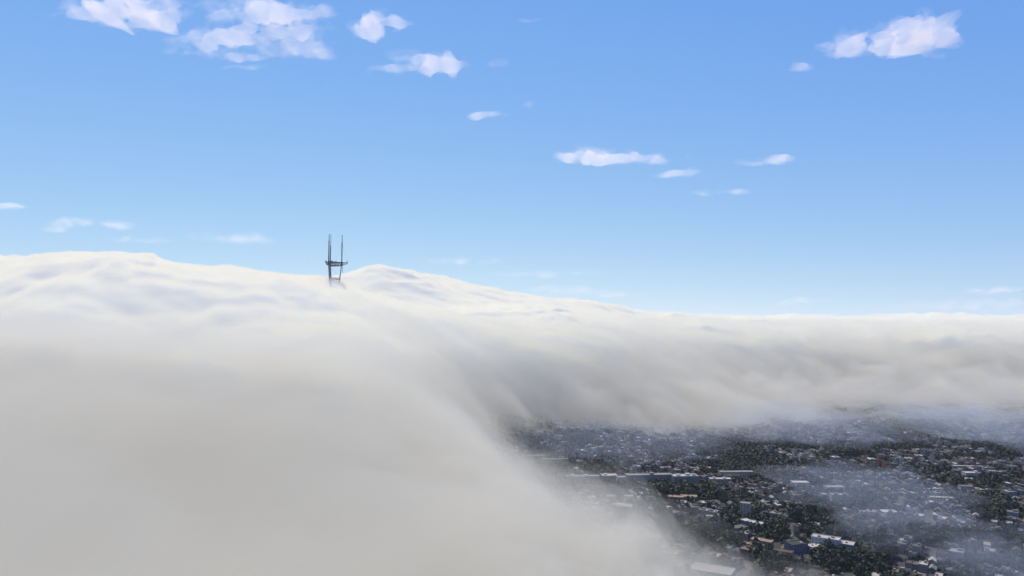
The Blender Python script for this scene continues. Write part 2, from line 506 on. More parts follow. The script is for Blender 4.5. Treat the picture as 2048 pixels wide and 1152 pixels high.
ROOF = {
    'white': rough_mat('roof_white', (0.32, 0.31, 0.29), (0.46, 0.45, 0.42), 0.12),
    'pale': rough_mat('roof_pale_grey', (0.19, 0.185, 0.175), (0.28, 0.275, 0.26), 0.12),
    'grey': rough_mat('roof_mid_grey', (0.09, 0.088, 0.084), (0.14, 0.137, 0.13), 0.12),
    'dark': rough_mat('roof_dark', (0.028, 0.028, 0.028), (0.05, 0.049, 0.047), 0.15),
    'tan': rough_mat('roof_tan', (0.24, 0.18, 0.13), (0.31, 0.24, 0.175), 0.15),
    'brown': rough_mat('roof_brown', (0.07, 0.05, 0.038), (0.10, 0.07, 0.052), 0.2),
}
GLASS = rough_mat('window_glass', (0.02, 0.025, 0.03), None, rough=0.15, spec=0.5)
TRIM = rough_mat('window_trim', (0.55, 0.55, 0.53), None)
ASPHALT = rough_mat('asphalt', (0.04, 0.041, 0.044), (0.06, 0.06, 0.062), 0.15)
PAVE = rough_mat('pavement_concrete', (0.09, 0.088, 0.084), (0.13, 0.128, 0.12), 0.3)
BARK = rough_mat('bark', (0.05, 0.038, 0.028), None)
LEAF = [rough_mat('leaf_deep_green', (0.014, 0.024, 0.012), (0.026, 0.038, 0.018), 0.35, 0.7),
        rough_mat('leaf_mid_green', (0.030, 0.046, 0.020), (0.048, 0.066, 0.028), 0.35, 0.7),
        rough_mat('leaf_grey_green', (0.042, 0.050, 0.034), (0.066, 0.076, 0.048), 0.35, 0.7)]
rng = random.Random(11)
nrg = np.random.RandomState(11)

# ------------------------------------------------------------------ house shapes (base at the origin, street side towards -y)
def flat_house(w, d, h, extra):
    wall = join_vf([box_vf(-w / 2, w / 2, -d / 2, d / 2, -5, h)] + ([box_vf(-w * 0.36, -w * 0.02, -d / 2 - 0.9, -d / 2 + 0.1, 2.6, h - 0.9)] if extra & 1 else []))
    o = 0.12
    slab = [box_vf(-w / 2 - o, w / 2 + o, -d / 2 - o, d / 2 + o, h + 0.004, h + 0.3)]
    rim = []
    tp = h + 0.75
    for x0, x1, y0, y1 in ((-w / 2 - o, w / 2 + o, -d / 2 - o, -d / 2 + 0.2), (-w / 2 - o, w / 2 + o, d / 2 - 0.2, d / 2 + o), (-w / 2 - o, -w / 2 + 0.2, -d / 2 + 0.2, d / 2 - 0.2), (w / 2 - 0.2, w / 2 + o, -d / 2 + 0.2, d / 2 - 0.2)):
        rim.append(box_vf(x0, x1, y0, y1, h + 0.304, tp))
    top = []
    if extra & 2:
        top.append(('stair_hut', box_vf(0.4, w / 2 - 0.7, 0.5, 3.6, h + 0.304, h + 2.6)))
    if extra & 4:
        top.append(('chimney', box_vf(-w / 2 + 0.6, -w / 2 + 1.5, d * 0.2, d * 0.2 + 1.1, h + 0.304, h + 2.2)))
    return wall, join_vf(slab + rim), top, h

def gable_house(w, d, h, extra):
    rise = w * 0.32
    V = [(-w / 2, -d / 2, -5), (w / 2, -d / 2, -5), (w / 2, d / 2, -5), (-w / 2, d / 2, -5), (-w / 2, -d / 2, h), (w / 2, -d / 2, h), (w / 2, d / 2, h), (-w / 2, d / 2, h), (0, -d / 2, h + rise), (0, d / 2, h + rise)]
    F = [(0, 1, 5, 8, 4), (2, 3, 7, 9, 6), (1, 2, 6, 5), (3, 0, 4, 7), (3, 2, 1, 0)]
    e = 0.4; th = 0.3; s = rise / (w / 2)
    parts = []
    for sg in (-1, 1):
        x0 = sg * (w / 2 + e); z0 = h - e * s + 0.03
        A = [(x0, -d / 2 - e, z0), (0, -d / 2 - e, h + rise + 0.03), (0, d / 2 + e, h + rise + 0.03), (x0, d / 2 + e, z0)]
        B = [(p[0], p[1], p[2] + th) for p in A]
        parts.append((A + B, [(0, 1, 2, 3), (7, 6, 5, 4), (0, 4, 5, 1), (1, 5, 6, 2), (2, 6, 7, 3), (3, 7, 4, 0)]))
    top = [('chimney', box_vf(w * 0.15, w * 0.15 + 0.9, d * 0.1, d * 0.1 + 0.9, h + 0.5, h + rise + 1.4))] if extra & 4 else []
    return (V, F), join_vf(parts), top, h

VAR = []
for w, d, h, e, k in ((7.6, 17, 8.2, 3, 0), (7.6, 16, 9.8, 4, 0), (8.4, 18, 7.4, 1, 0), (9.5, 15, 10.6, 6, 0), (7.6, 19, 11.2, 2, 0), (12.5, 17, 11.5, 7, 0), (16, 18, 12.5, 6, 0), (8.2, 14, 7.2, 4, 1), (9.4, 15, 8.0, 4, 1), (10.5, 13, 6.8, 0, 1)):
    w, d, h = w * 0.86, d * 0.86, h * 0.92
    VAR.append((w, d, h, k) + (gable_house if k else flat_house)(w, d, h, e)[:3])
VAR_W = [5, 5, 4, 3, 3, 2, 1.2, 2.5, 2, 1.2]

def raw_mesh(name, vf, mat):
    me = bpy.data.meshes.new(name)
    me.from_pydata([tuple(v) for v in vf[0]], [], vf[1])
    me.update()
    me.materials.append(mat)
    return me

WALL_ME = [raw_mesh('wall', v[4], WALL['grey']) for v in VAR]
ROOF_ME = [raw_mesh('roof', v[5], ROOF['grey']) for v in VAR]
TOP_ME = [[(n, raw_mesh(n, vf, WALL['grey'])) for n, vf in v[6]] for v in VAR]
WIN_ME = raw_mesh('window', join_vf([box_vf(-0.75, 0.75, -0.10, 0.3, -0.95, 0.95)]), TRIM)
PANE_ME = raw_mesh('pane', join_vf([box_vf(-0.58, 0.58, -0.16, -0.104, -0.78, 0.78)]), GLASS)
WINBIG_ME = raw_mesh('window', join_vf([box_vf(-1.05, 1.05, -0.12, 0.3, -1.1, 1.1)]), GLASS)

def child(name, me, parent, mat=None, loc=(0, 0, 0), rz=0.0):
    o = bpy.data.objects.new(name, me)
    COL.objects.link(o)
    o.parent = parent
    o.location = loc
    o.rotation_euler = (0, 0, rz)
    if mat is not None:
        o.material_slots[0].link = 'OBJECT'
        o.material_slots[0].material = mat
    return o

# ------------------------------------------------------------------ landmark buildings
BUILT = []                                       # footprints that the rows of houses must leave free: (x, y, radius)
MARKS = []                                       # phrases that labels of small things refer to
def faces_of(rot):
    """Which sides (-y, +x, -x) of a building turned by rot look at the photographer."""
    return rot

def building(name, label, cat, px, py, w, d, h, rot, wall, roof, floors=3, bays=6, sides=('front',), parapet=0.8, extras=(), mark=None, big=True, z_off=0.0):
    x, y, g = place(px, py, h)
    root = link(bpy.data.objects.new(name, None)); root.location = (x, y, g + z_off); root.rotation_euler = (0, 0, R(rot))
    tag(root, label, cat)
    mesh_obj('wall', *box_vf(-w / 2, w / 2, -d / 2, d / 2, -8, h), wall, root)
    o = 0.2
    parts = [box_vf(-w / 2 - o, w / 2 + o, -d / 2 - o, d / 2 + o, h + 0.004, h + 0.3)]
    rf = mesh_obj('roof', *join_vf(parts), roof, root)
    rim = []
    for x0, x1, y0, y1 in ((-w / 2 - o, w / 2 + o, -d / 2 - o, -d / 2 + 0.3), (-w / 2 - o, w / 2 + o, d / 2 - 0.3, d / 2 + o), (-w / 2 - o, -w / 2 + 0.3, -d / 2 + 0.3, d / 2 - 0.3), (w / 2 - 0.3, w / 2 + o, -d / 2 + 0.3, d / 2 - 0.3)):
        rim.append(box_vf(x0, x1, y0, y1, h + 0.304, h + 0.3 + parapet))
    if parapet > 0:
        mesh_obj('parapet', *join_vf(rim), roof, rf)
    for nm, bx, mat in extras:
        x0, x1, y0, y1, z0, z1 = bx
        mesh_obj(nm, *box_vf(x0, x1, y0, y1, h + 0.31 + z0, h + 0.31 + z1), mat, rf)
    fh = h / floors
    for side in sides:
        L = w if side == 'front' else d
        nb = bays if side == 'front' else max(2, int(bays * d / w))
        for f in range(floors):
            for b in range(nb):
                u = -L / 2 + L * (b + 0.5) / nb; zz = fh * (f + 0.55)
                if side == 'front': loc, rz = (u, -d / 2, zz), 0
                elif side == 'right': loc, rz = (w / 2, u, zz), R(90)
                else: loc, rz = (-w / 2, -u, zz), R(-90)
                wn = child('window', WIN_ME, root, None, loc, rz)
                child('pane', PANE_ME, wn)
    BUILT.append((x, y, max(w, d) * 0.5, w, d, R(rot)))
    if mark: MARKS.append((mark, px, py))
    return root

W, Rf = WALL, ROOF
building('apartment_block', 'long grey apartment block with a pale roof edge behind dark trees', 'building', 1297, 949, 78, 17, 19, 5, W['grey'], Rf['pale'], 5, 20, ('front',), 1.0, [('stair_hut', (2, 8, -4, 4, 0, 3.2), W['grey'])], 'long grey block')
building('apartment_wing', 'pale cluttered-roof wing at the right end of the long grey block', 'building', 1369, 951, 42, 20, 20, 5, W['green'], Rf['white'], 5, 9, ('front', 'left'), 1.0, [('roof_vent', (-14, -8, -4, 2, 0, 2.4), W['white']), ('roof_vent', (2, 9, -2, 5, 0, 3.0), W['white']), ('stair_hut', (12, 17, -6, 0, 0, 2.6), W['cream'])])
building('corner_block', 'narrow cream block against the left end of the long grey block', 'building', 1242, 954, 14, 16, 17, 5, W['cream'], Rf['pale'], 4, 3, ('front',), 0.9)
building('terrace_block', 'low block with two white roof patches left of the cream corner block', 'building', 1218, 950, 26, 18, 15, 8, W['bluish'], Rf['white'], 4, 6, ('front',), 0.8, [('stair_hut', (-9, -4, -3, 3, 0, 2.2), W['white'])])
building('terrace_block', 'long pale-roofed terrace fading into the fog at the far left of the row', 'building', 1165, 952, 56, 15, 14, 4, W['grey'], Rf['pale'], 4, 12, ('front',), 0.8, [('stair_hut', (-20, -14, -3, 3, 0, 2.6), W['white']), ('stair_hut', (4, 9, -3, 3, 0, 2.2), W['white'])])
building('orange_house', 'orange brick house with a tan roof below the long grey block', 'house', 1352, 993, 22, 13, 10, -14, W['red'], Rf['tan'], 3, 5, ('front',), 0.6, [('chimney', (-6, -4.6, -2, 0, 0, 2), W['red'])], 'orange brick house')
building('hall', 'low wide hall with pale roof beside the orange brick house', 'building', 1378, 992, 24, 15, 7, -10, W['tan'], Rf['tan'], 2, 5, ('front',), 0.6)
building('cottage_block', 'small white-ended block among trees left of the orange house', 'house', 1300, 994, 14, 12, 10, -22, W['white'], Rf['brown'], 3, 3, ('front', 'left'), 0.5)
building('pale_house', 'pale green corner house with a large flat roof near the fog edge', 'house', 1247, 1010, 30, 20, 9, -30, W['green'], Rf['pale'], 3, 6, ('front', 'right'), 0.7, [('skylight', (-8, -5, -3, 3, 0, .7), W['white'])], 'pale green corner house')
building('white_house', 'small cube house left of the pale green corner house', 'house', 1222, 992, 14, 11, 9, -5, W['grey'], Rf['pale'], 3, 3, ('front',), 0.6)
building('white_house', 'white cube house between the two small blocks below the long grey block', 'house', 1257, 992, 13, 11, 9, -5, W['white'], Rf['pale'], 3, 3, ('front',), 0.6)
building('round_ended_house', 'pale house with light side wall standing over the dark trees', 'house', 1347, 1024, 18, 14, 11, 28, W['cream'], Rf['grey'], 3, 4, ('front', 'right'), 0.6)
building('slab_block', 'slab block with a long grey-green roof among dark trees', 'building', 1474, 1054, 27, 13, 9, 24, W['green'], Rf['grey'], 3, 6, ('front', 'right'), 0.5, (), 'grey-green slab block')
for i, (qx, qy, lab) in enumerate(((1492, 1040, 'first from the left'), (1506, 1043.5, 'second from the left'), (1521, 1046.5, 'third from the left'), (1535, 1050, 'rightmost'))):
    building('stepped_house', 'white-roofed house in the stepped row of four, ' + lab, 'house', qx, qy, 11, 11, 9 - i * 0.3, 24, W['grey'], Rf['white'], 3, 2, ('front',), 0.4, (), 'stepped white row' if i == 1 else None)
building('pale_tower_block', 'tall pale block standing above the trees left of the hazy middle', 'building', 1491, 1006, 13, 12, 18, -28, W['cream'], Rf['pale'], 6, 3, ('front', 'right'), 0.8, (), 'tall pale block')
building('tan_roof_house', 'house with a long tan roof, upper of the tan roofed pair', 'house', 1524, 1080, 25, 11, 8, -36, W['brown'] if 'brown' in W else W['tan'], Rf['tan'], 2, 6, ('front', 'right'), 0.4, [('skylight', (-4, -2, -2, 2, 0, .6), W['white'])], 'tan roofed pair')
building('tan_roof_house', 'house with a peach roof, lower of the tan roofed pair', 'house', 1506, 1089, 24, 10, 7, -36, W['tan'], Rf['tan'], 2, 6, ('front',), 0.4)
building('windowed_hall', 'long white hall with two rows of dark windows', 'building', 1652, 1075, 31, 15, 13, -33, W['white'], Rf['white'], 3, 8, ('front', 'right'), 0.9, [('roof_vent', (-9, -6, -3, 0, 0, 1.5), W['grey']), ('roof_vent', (6, 9, 0, 3, 0, 1.5), W['grey'])], 'white windowed hall')
building('white_roof_house', 'house with a bright white flat roof left of the white windowed hall', 'house', 1629, 1091, 18, 13, 7, 20, W['white'], Rf['white'], 2, 4, ('front',), 0.5, [('roof_vent', (-4, -2.5, -1, .5, 0, 1.2), W['grey']), ('roof_vent', (3, 4.2, 1, 2.2, 0, 1.2), W['grey'])])
building('square_roof_house', 'square white-roofed house with a dark roof hatch right of the hall', 'house', 1694, 1086, 16, 16, 9, -33, W['grey'], Rf['white'], 3, 4, ('front', 'right'), 0.5, [('roof_hatch', (-1.6, 1.0, -2, .4, 0, .9), GLASS)], 'hatched square roof')
building('tan_block', 'tan block with dark side windows at the lower edge of the trees', 'building', 1563, 1101, 26, 11, 9, -36, W['tan'], Rf['brown'], 2, 6, ('front', 'right'), 0.5, (), 'dark-windowed tan block')
building('dark_gabled_house', 'dark purple-grey house with a white fascia left of the hall', 'house', 1592, 1086, 22, 15, 10, 18, W['bluish'], Rf['dark'], 3, 5, ('front', 'left'), 0.5, [('fascia', (3, 5, -6, -2, 0, 1.8), W['white'])])
building('twin_facade_block', 'pale block with an arched twin facade in the hazy middle', 'building', 1678, 989, 24, 15, 19, -8, W['rose'], Rf['pale'], 4, 6, ('front',), 0.8, [('gable', (-9, -3, -7, -4, 0, 3), W['rose']), ('gable', (3, 9, -7, -4, 0, 3), W['rose'])], 'twin-gabled block')
building('white_wall_house', 'house showing one blank white wall beside the twin-gabled pale block', 'house', 1652, 988, 15, 12, 9, 0, W['white'], Rf['pale'], 2, 2, (), 0.5)
building('pale_slab_house', 'pale rose slab house upper left of the twin-gabled pale block', 'house', 1668, 973, 28, 16, 12, 0, W['cream'], Rf['pale'], 3, 6, ('front',), 0.5)
building('oval_roof_hall', 'low hall with a bright white roof in the open hazy middle', 'building', 1777, 1022, 20, 13, 6, -6, W['grey'], Rf['white'], 2, 4, ('front',), 0.0, (), 'bright-roofed low hall')
building('yellow_roof_block', 'long low block whose roof carries rows of yellow panels', 'building', 1882, 995, 34, 16, 8, -14, W['grey'], Rf['grey'], 2, 8, ('front',), 0.6,
         [('yellow_panel', (-15 + i * 4, -12.4 + i * 4, -5 + (i % 2) * 1.5, -1 + (i % 2) * 1.5, 0, 1.4), rough_mat('panel_yellow', (0.62, 0.56, 0.36), None) if i == 0 else bpy.data.materials['panel_yellow']) for i in range(8)], 'yellow-panelled roof')
building('plain_block', 'plain windowless lavender-grey block standing above dark trees', 'building', 1932, 972, 19, 15, 15, -14, W['rose'], Rf['grey'], 1, 1, (), 0.5, (), 'lavender-grey block')
building('white_block', 'white block with a bright roof near the right edge', 'building', 1942, 945, 25, 15, 12, -4, W['white'], Rf['white'], 3, 7, ('front',), 0.7, [('stair_hut', (6, 11, -2, 4, 0, 2.5), W['white'])], 'bright-roofed white block')
building('red_annex', 'low dark red annex below the white block near the right edge', 'house', 1944, 957, 27, 10, 7, -4, W['red'], Rf['white'], 2, 6, ('front',), 0.4)
building('pale_block', 'pale upright block right of the white block near the edge', 'building', 1984, 942, 13, 13, 15, -8, W['grey'], Rf['pale'], 4, 3, ('front',), 0.6)
building('foggy_warehouse', 'broad pale-roofed warehouse half lost in the fog at the bottom edge', 'building', 1425, 1138, 44, 26, 8, -28, W['grey'], Rf['pale'], 2, 8, ('front',), 0.6, (), 'foggy warehouse')
building('long_roof_house', 'long low house with a white roof strip left of the white block', 'house', 1935, 932, 52, 12, 8, -8, W['grey'], Rf['pale'], 2, 12, ('front',), 0.4)
building('white_box_house', 'white box house with glossy roof in the hazy left middle', 'house', 1600, 964, 26, 16, 10, -3, W['white'], Rf['white'], 3, 6, ('front',), 0.6, (), 'white box house')
building('school_block', 'wide cream school-like block with pale roof upper left of the haze', 'building', 1472, 943, 60, 14, 9, 2, W['cream'], Rf['pale'], 3, 14, ('front',), 0.6, (), 'wide cream block')
building('row_block', 'row block with a ragged white roof beside the wide cream block', 'building', 1440, 957, 36, 14, 9, 0, W['grey'], Rf['white'], 3, 8, ('front',), 0.5, [('stair_hut', (-12, -8, -3, 2, 0, 2.5), W['white']), ('stair_hut', (5, 9, -3, 2, 0, 2.2), W['white'])])
building('far_slab', 'hazy slab house front left in the far dark trees', 'building', 1110, 918, 46, 16, 16, 2, W['grey'], Rf['grey'], 4, 9, ('front',), 0.8)
building('far_slab', 'hazy slab house fading out above the long pale terrace', 'building', 1065, 912, 34, 14, 13, 2, W['grey'], Rf['grey'], 4, 7, ('front',), 0.8)

# dome with a finial by the slab block
def dome_pavilion():
    x, y, g = place(1433, 1030, 10)
    root = link(bpy.data.objects.new('dome_pavilion', None)); root.location = (x, y, g)
    tag(root, 'small pale domed pavilion beside a lit yellow wall', 'pavilion')
    mesh_obj('drum', *tubes([((0, 0, -5), (0, 0, 6), 5.2, 5.2)], 14), W['white'], root)
    V = []; F = []
    n, mm = 14, 6
    for j in range(mm):
        an = math.pi / 2 * j / mm
        for k in range(n):
            V.append((5.5 * math.cos(an) * math.cos(2 * math.pi * k / n), 5.5 * math.cos(an) * math.sin(2 * math.pi * k / n), 6.05 + 6.5 * math.sin(an)))
    V.append((0, 0, 12.6))
    for j in range(mm - 1):
        for k in range(n):
            F.append((j * n + k, j * n + (k + 1) % n, (j + 1) * n + (k + 1) % n, (j + 1) * n + k))
    for k in range(n):
        F.append(((mm - 1) * n + k, (mm - 1) * n + (k + 1) % n, len(V) - 1))
    dm = mesh_obj('dome', V, F, Rf['pale'], root, True)
    mesh_obj('finial', *tubes([((0, 0, 12.5), (0, 0, 15), 0.4, 0.15)]), Rf['pale'], dm)
    BUILT.append((x, y, 6, 12, 12, 0))
dome_pavilion()
building('yellow_house', 'small yellow-walled house left of the domed pavilion', 'house', 1419, 1032, 9, 9, 8, -20, rough_mat('wall_yellow', (0.62, 0.55, 0.30), None), Rf['pale'], 2, 2, ('front',), 0.4)

# ------------------------------------------------------------------ woods: ellipses of ground under trees, in the photograph's frame
WOODS = [(1370, 978, 62, 20), (1330, 1002, 0, 0), (1280, 1040, 42, 24), (1330, 1050, 50, 18), (1510, 918, 60, 26), (1440, 1072, 60, 22), (1620, 1030, 60, 24), (1655, 1112, 46, 24),
         (1900, 1072, 60, 16), (1962, 1004, 56, 16), (1530, 948, 36, 14), (1060, 935, 110, 16), (960, 872, 60, 26), (1815, 1052, 50, 22), (1330, 972, 26, 10), (1255, 968, 50, 10), (1210, 935, 40, 18),
         (1470, 890, 70, 12), (2020, 900, 40, 20), (1700, 900, 60, 14), (1820, 850, 40, 14), (1640, 815, 46, 14), (1545, 1060, 40, 14), (1530, 1105, 40, 16), (1990, 1010, 60, 20), (1090, 960, 60, 14), (2000, 1075, 50, 14),
         (1900, 960, 40, 10), (1560, 1130, 60, 14), (1425, 900, 40, 10), (1760, 1100, 50, 14), (1990, 960, 40, 10)]
def in_woods(px, py):
    px = px + 34 * noise2(px / 38.0, py / 20.0, 91); py = py + 13 * noise2(px / 38.0, py / 20.0, 92)
    r = np.zeros(np.shape(px), bool)
    for a, b, c, d in WOODS:
        c, d = c * 0.8, d * 0.8
        if c > 0:
            r |= ((px - a) / c) ** 2 + ((py - b) / d) ** 2 < 1
    return r

# ------------------------------------------------------------------ streets and rows of houses
ZONES = [dict(th=4.0, o=(0.0, 1030.0), u=(-260, 2000), v=(0, 1500)), dict(th=-34.0, o=(120.0, 1030.0), u=(-420, 1300), v=(-720, 520))]
def zone_of(x, y):
    return np.where(np.asarray(y) > 1030 + 0.07 * np.asarray(x), 0, 1)
CAND = []; TREEC = []; STREETS = []; CARS = []
for zi, zn in enumerate(ZONES):
    c, s = math.cos(R(zn['th'])), math.sin(R(zn['th']))
    def w2(u, v): return zn['o'][0] + u * c - v * s, zn['o'][1] + u * s + v * c
    v = zn['v'][0]
    while v < zn['v'][1]:
        bw = rng.uniform(56, 66)
        STREETS.append((zi, 'u', v - 6.0, 9.0))
        u = zn['u'][0] + rng.uniform(0, 40)
        while u < zn['u'][1]:
            bl = rng.uniform(90, 150)
            for side in (0, 1):
                uu = u
                while uu < u + bl - 7:
                    vi = rng.choices(range(len(VAR)), VAR_W)[0]
                    w_, d_ = VAR[vi][0], VAR[vi][1]
                    xx_, yy_ = w2(uu + w_ / 2, v + bw / 2)
                    if rng.random() > 0.12 + 0.9 * float(smooth(0.0, 0.28, noise2(xx_ / 95.0, yy_ / 130.0, 77))):
                        vv = v + 4 + d_ / 2 + rng.uniform(-0.6, 1.0) if side == 0 else v + bw - 12 - 4 - d_ / 2 + rng.uniform(-1, 0.6)
                        x, y = w2(uu + w_ / 2, vv)
                        CAND.append((x, y, R(zn['th']) + (0 if side == 0 else math.pi), vi, zi))
                        if rng.random() < 0.3:
                            TREEC.append((*w2(uu + rng.uniform(0, w_), v - 0.5 if side == 0 else v + bw - 11.5), rng.uniform(0.35, 0.6)))
                    else:
                        for _ in range(4):
                            x, y = w2(uu + rng.uniform(0, 8), v + rng.uniform(3, 20) if side == 0 else v + bw - rng.uniform(14, 32))
                            TREEC.append((x, y, rng.uniform(0.6, 1.25)))
                    uu += w_ + (rng.uniform(0.02, 0.08) if rng.random() < 0.8 else rng.uniform(1, 4))
            for _ in range(int(bl / 3.5)):
                TREEC.append((*w2(u + rng.uniform(0, bl), v + bw / 2 - 6 + rng.uniform(-6, 6)), rng.uniform(0.45, 1.0)))
            STREETS.append((zi, 'v', u + bl + 6, v, v + bw))
            u += bl + 13
        v += bw
CA = np.array([(a[0], a[1]) for a in CAND])
gz = ground_height(CA[:, 0], CA[:, 1])
hh = np.array([VAR[a[3]][2] for a in CAND])
ppx, ppy, dep = project(CA[:, 0], CA[:, 1], gz + hh)
ok = (ppx > 860) & (ppx < 2260) & (ppy < 1200) & (dep > 500)
ok &= zone_of(CA[:, 0], CA[:, 1]) == np.array([a[4] for a in CAND])
ok &= ~in_woods(ppx, ppy)
for bx, by, br, bw_, bd_, brot in BUILT:
    dx = CA[:, 0] - bx; dy = CA[:, 1] - by
    uu = dx * math.cos(brot) + dy * math.sin(brot); vv = -dx * math.sin(brot) + dy * math.cos(brot)
    ok &= ~((np.abs(uu) < bw_ / 2 + 8) & (np.abs(vv) < bd_ / 2 + 11))
idx = np.nonzero(ok)[0]
tau = fog_tau(CA[idx, 0], CA[idx, 1], gz[idx] + hh[idx])
idx = idx[tau < 4.2]
tau_of = dict(zip(np.nonzero(ok)[0].tolist(), tau.tolist()))
inframe = (ppx[idx] > 0) & (ppx[idx] < 2060) & (ppy[idx] < 1160)
score = np.array([(VAR[CAND[i][3]][0]) / dep[i] * 1000 * (2.2 - min(tau_of[i], 2.0)) for i in idx]) * np.where(inframe, 1, 0.01)
order = idx[np.argsort(-score)]
single, mass = order[:290], order[290:]

WN = list(WALL); WP = [1.8, 2, 4, 3, 3, 2, 1.4, 1.5]
RN = list(ROOF); RP = [0.8, 3.0, 4.8, 5.8, 0.12, 2.0]
ORD = 'nearest,second,third,fourth,fifth,sixth,seventh,eighth,ninth,tenth,eleventh,twelfth,thirteenth,fourteenth,fifteenth,sixteenth,seventeenth,eighteenth,nineteenth,twentieth'.split(',')
class Namer:
    """Gives each small thing a phrase: how many-th it is in one direction from the closest landmark."""
    def __init__(self): self.items = []
    def add(self, o, px, py, lead): self.items.append((o, px, py, lead))
    def finish(self):
        bucket = {}
        for o, px, py, lead in self.items:
            mk = min(MARKS, key=lambda k: math.hypot((px - k[1]), (py - k[2]) * 2.5))
            dx, dy = px - mk[1], (py - mk[2]) * 2.5
            way = ('left of' if dx < 0 else 'right of') if abs(dx) > abs(dy) else ('beyond' if dy < 0 else 'in front of')
            bucket.setdefault((mk[0], way), []).append((math.hypot(dx, dy), o, lead))
        for (mk, way), L in bucket.items():
            L.sort(key=lambda q: q[0])
            for i, (_, o, lead) in enumerate(L):
                n = ORD[i] if i < 20 else ('twenty-', 'thirty-', 'forty-', 'fifty-', 'sixty-')[(i + 1) // 10 - 2] + 'th first second third fourth fifth sixth seventh eighth ninth'.split()[(i + 1) % 10]
                n = n.replace('ty-th', 'tieth')
                o['label'] = f'{lead}, {n + " " if i == 0 else n + " nearest "}{way} the {mk}'
namer = Namer()
house_cols = {}
for rank, i in enumerate(single):
    x, y, rot, vi, zi = CAND[i]
    wn = rng.choices(WN, WP)[0]; rn = rng.choices(RN, RP)[0]
    root = link(bpy.data.objects.new('row_house' if VAR[vi][3] == 0 else 'gabled_house', None))
    root.location = (x, y, gz[i] + rng.uniform(-0.5, 0.8)); root.rotation_euler = (0, 0, rot)
    child('wall', WALL_ME[vi], root, WALL[wn])
    rf = child('roof', ROOF_ME[vi], root, ROOF[rn])
    for nm, me in TOP_ME[vi]:
        child(nm, me, rf, WALL[wn])
    if dep[i] < 1120 and rank < 130:
        w_, d_, h_ = VAR[vi][0], VAR[vi][1], VAR[vi][2]
        s_ = 1 if math.cos(rot) > 0 else -1              # the side towards the photographer
        for f in range(2 if h_ < 9 else 3):
            for b in ((0.27,) if VAR[vi][3] else (0.05, 0.33)):
                for sg in ((-1, 1) if VAR[vi][3] else (1,)):
                    wo_ = child('window', WIN_ME, root, None, (sg * b * w_ * s_, -d_ / 2 * s_, 1.6 + f * 2.9), 0 if s_ > 0 else math.pi)
                    child('pane', PANE_ME, wo_)
    tag(root, None, 'house', 'houses in the streets below the fog')
    namer.add(root, ppx[i], ppy[i], f'{rn}-roofed {wn} ' + ('gabled house' if VAR[vi][3] else 'flat house'))
namer.finish()

def merged(name, items, mats):
    """items: (verts array, faces, material index) -> one mesh"""
    V = []; F = []; MI = []; n = 0
    for v, f, mi in items:
        V.append(v); F += [tuple(k + n for k in q) for q in f]; MI += [mi] * len(f); n += len(v)
    me = bpy.data.meshes.new(name)
    me.from_pydata(np.concatenate(V).tolist(), [], F)
    for m_ in mats: me.materials.append(m_)
    me.polygons.foreach_set('material_index', MI)
    me.update()
    return link(bpy.data.objects.new(name, me))

def moved(vf, x, y, z, rot, sc=1.0):
    a = np.asarray([tuple(v) for v in vf[0]], float) * sc
    c, s = math.cos(rot), math.sin(rot)
    return np.stack([a[:, 0] * c - a[:, 1] * s + x, a[:, 0] * s + a[:, 1] * c + y, a[:, 2] + z], 1)

items = []
MATS = [WALL[k] for k in WN] + [ROOF[k] for k in RN]
for i in mass:
    x, y, rot, vi, zi = CAND[i]
    wi = rng.choices(range(len(WN)), WP)[0]; ri = rng.choices(range(len(RN)), RP)[0]
    z = gz[i] + rng.uniform(-0.8, 1.2)
    items.append((moved(VAR[vi][4], x, y, z, rot), VAR[vi][4][1], wi))
    items.append((moved(VAR[vi][5], x, y, z, rot), VAR[vi][5][1], len(WN) + ri))
    for nm, vf in VAR[vi][6]:
        items.append((moved(vf, x, y, z, rot), vf[1], wi))
far = merged('distant_housing', items, MATS)
tag(far, 'dense rows of small hazy houses filling the far streets', 'housing', kind='stuff')

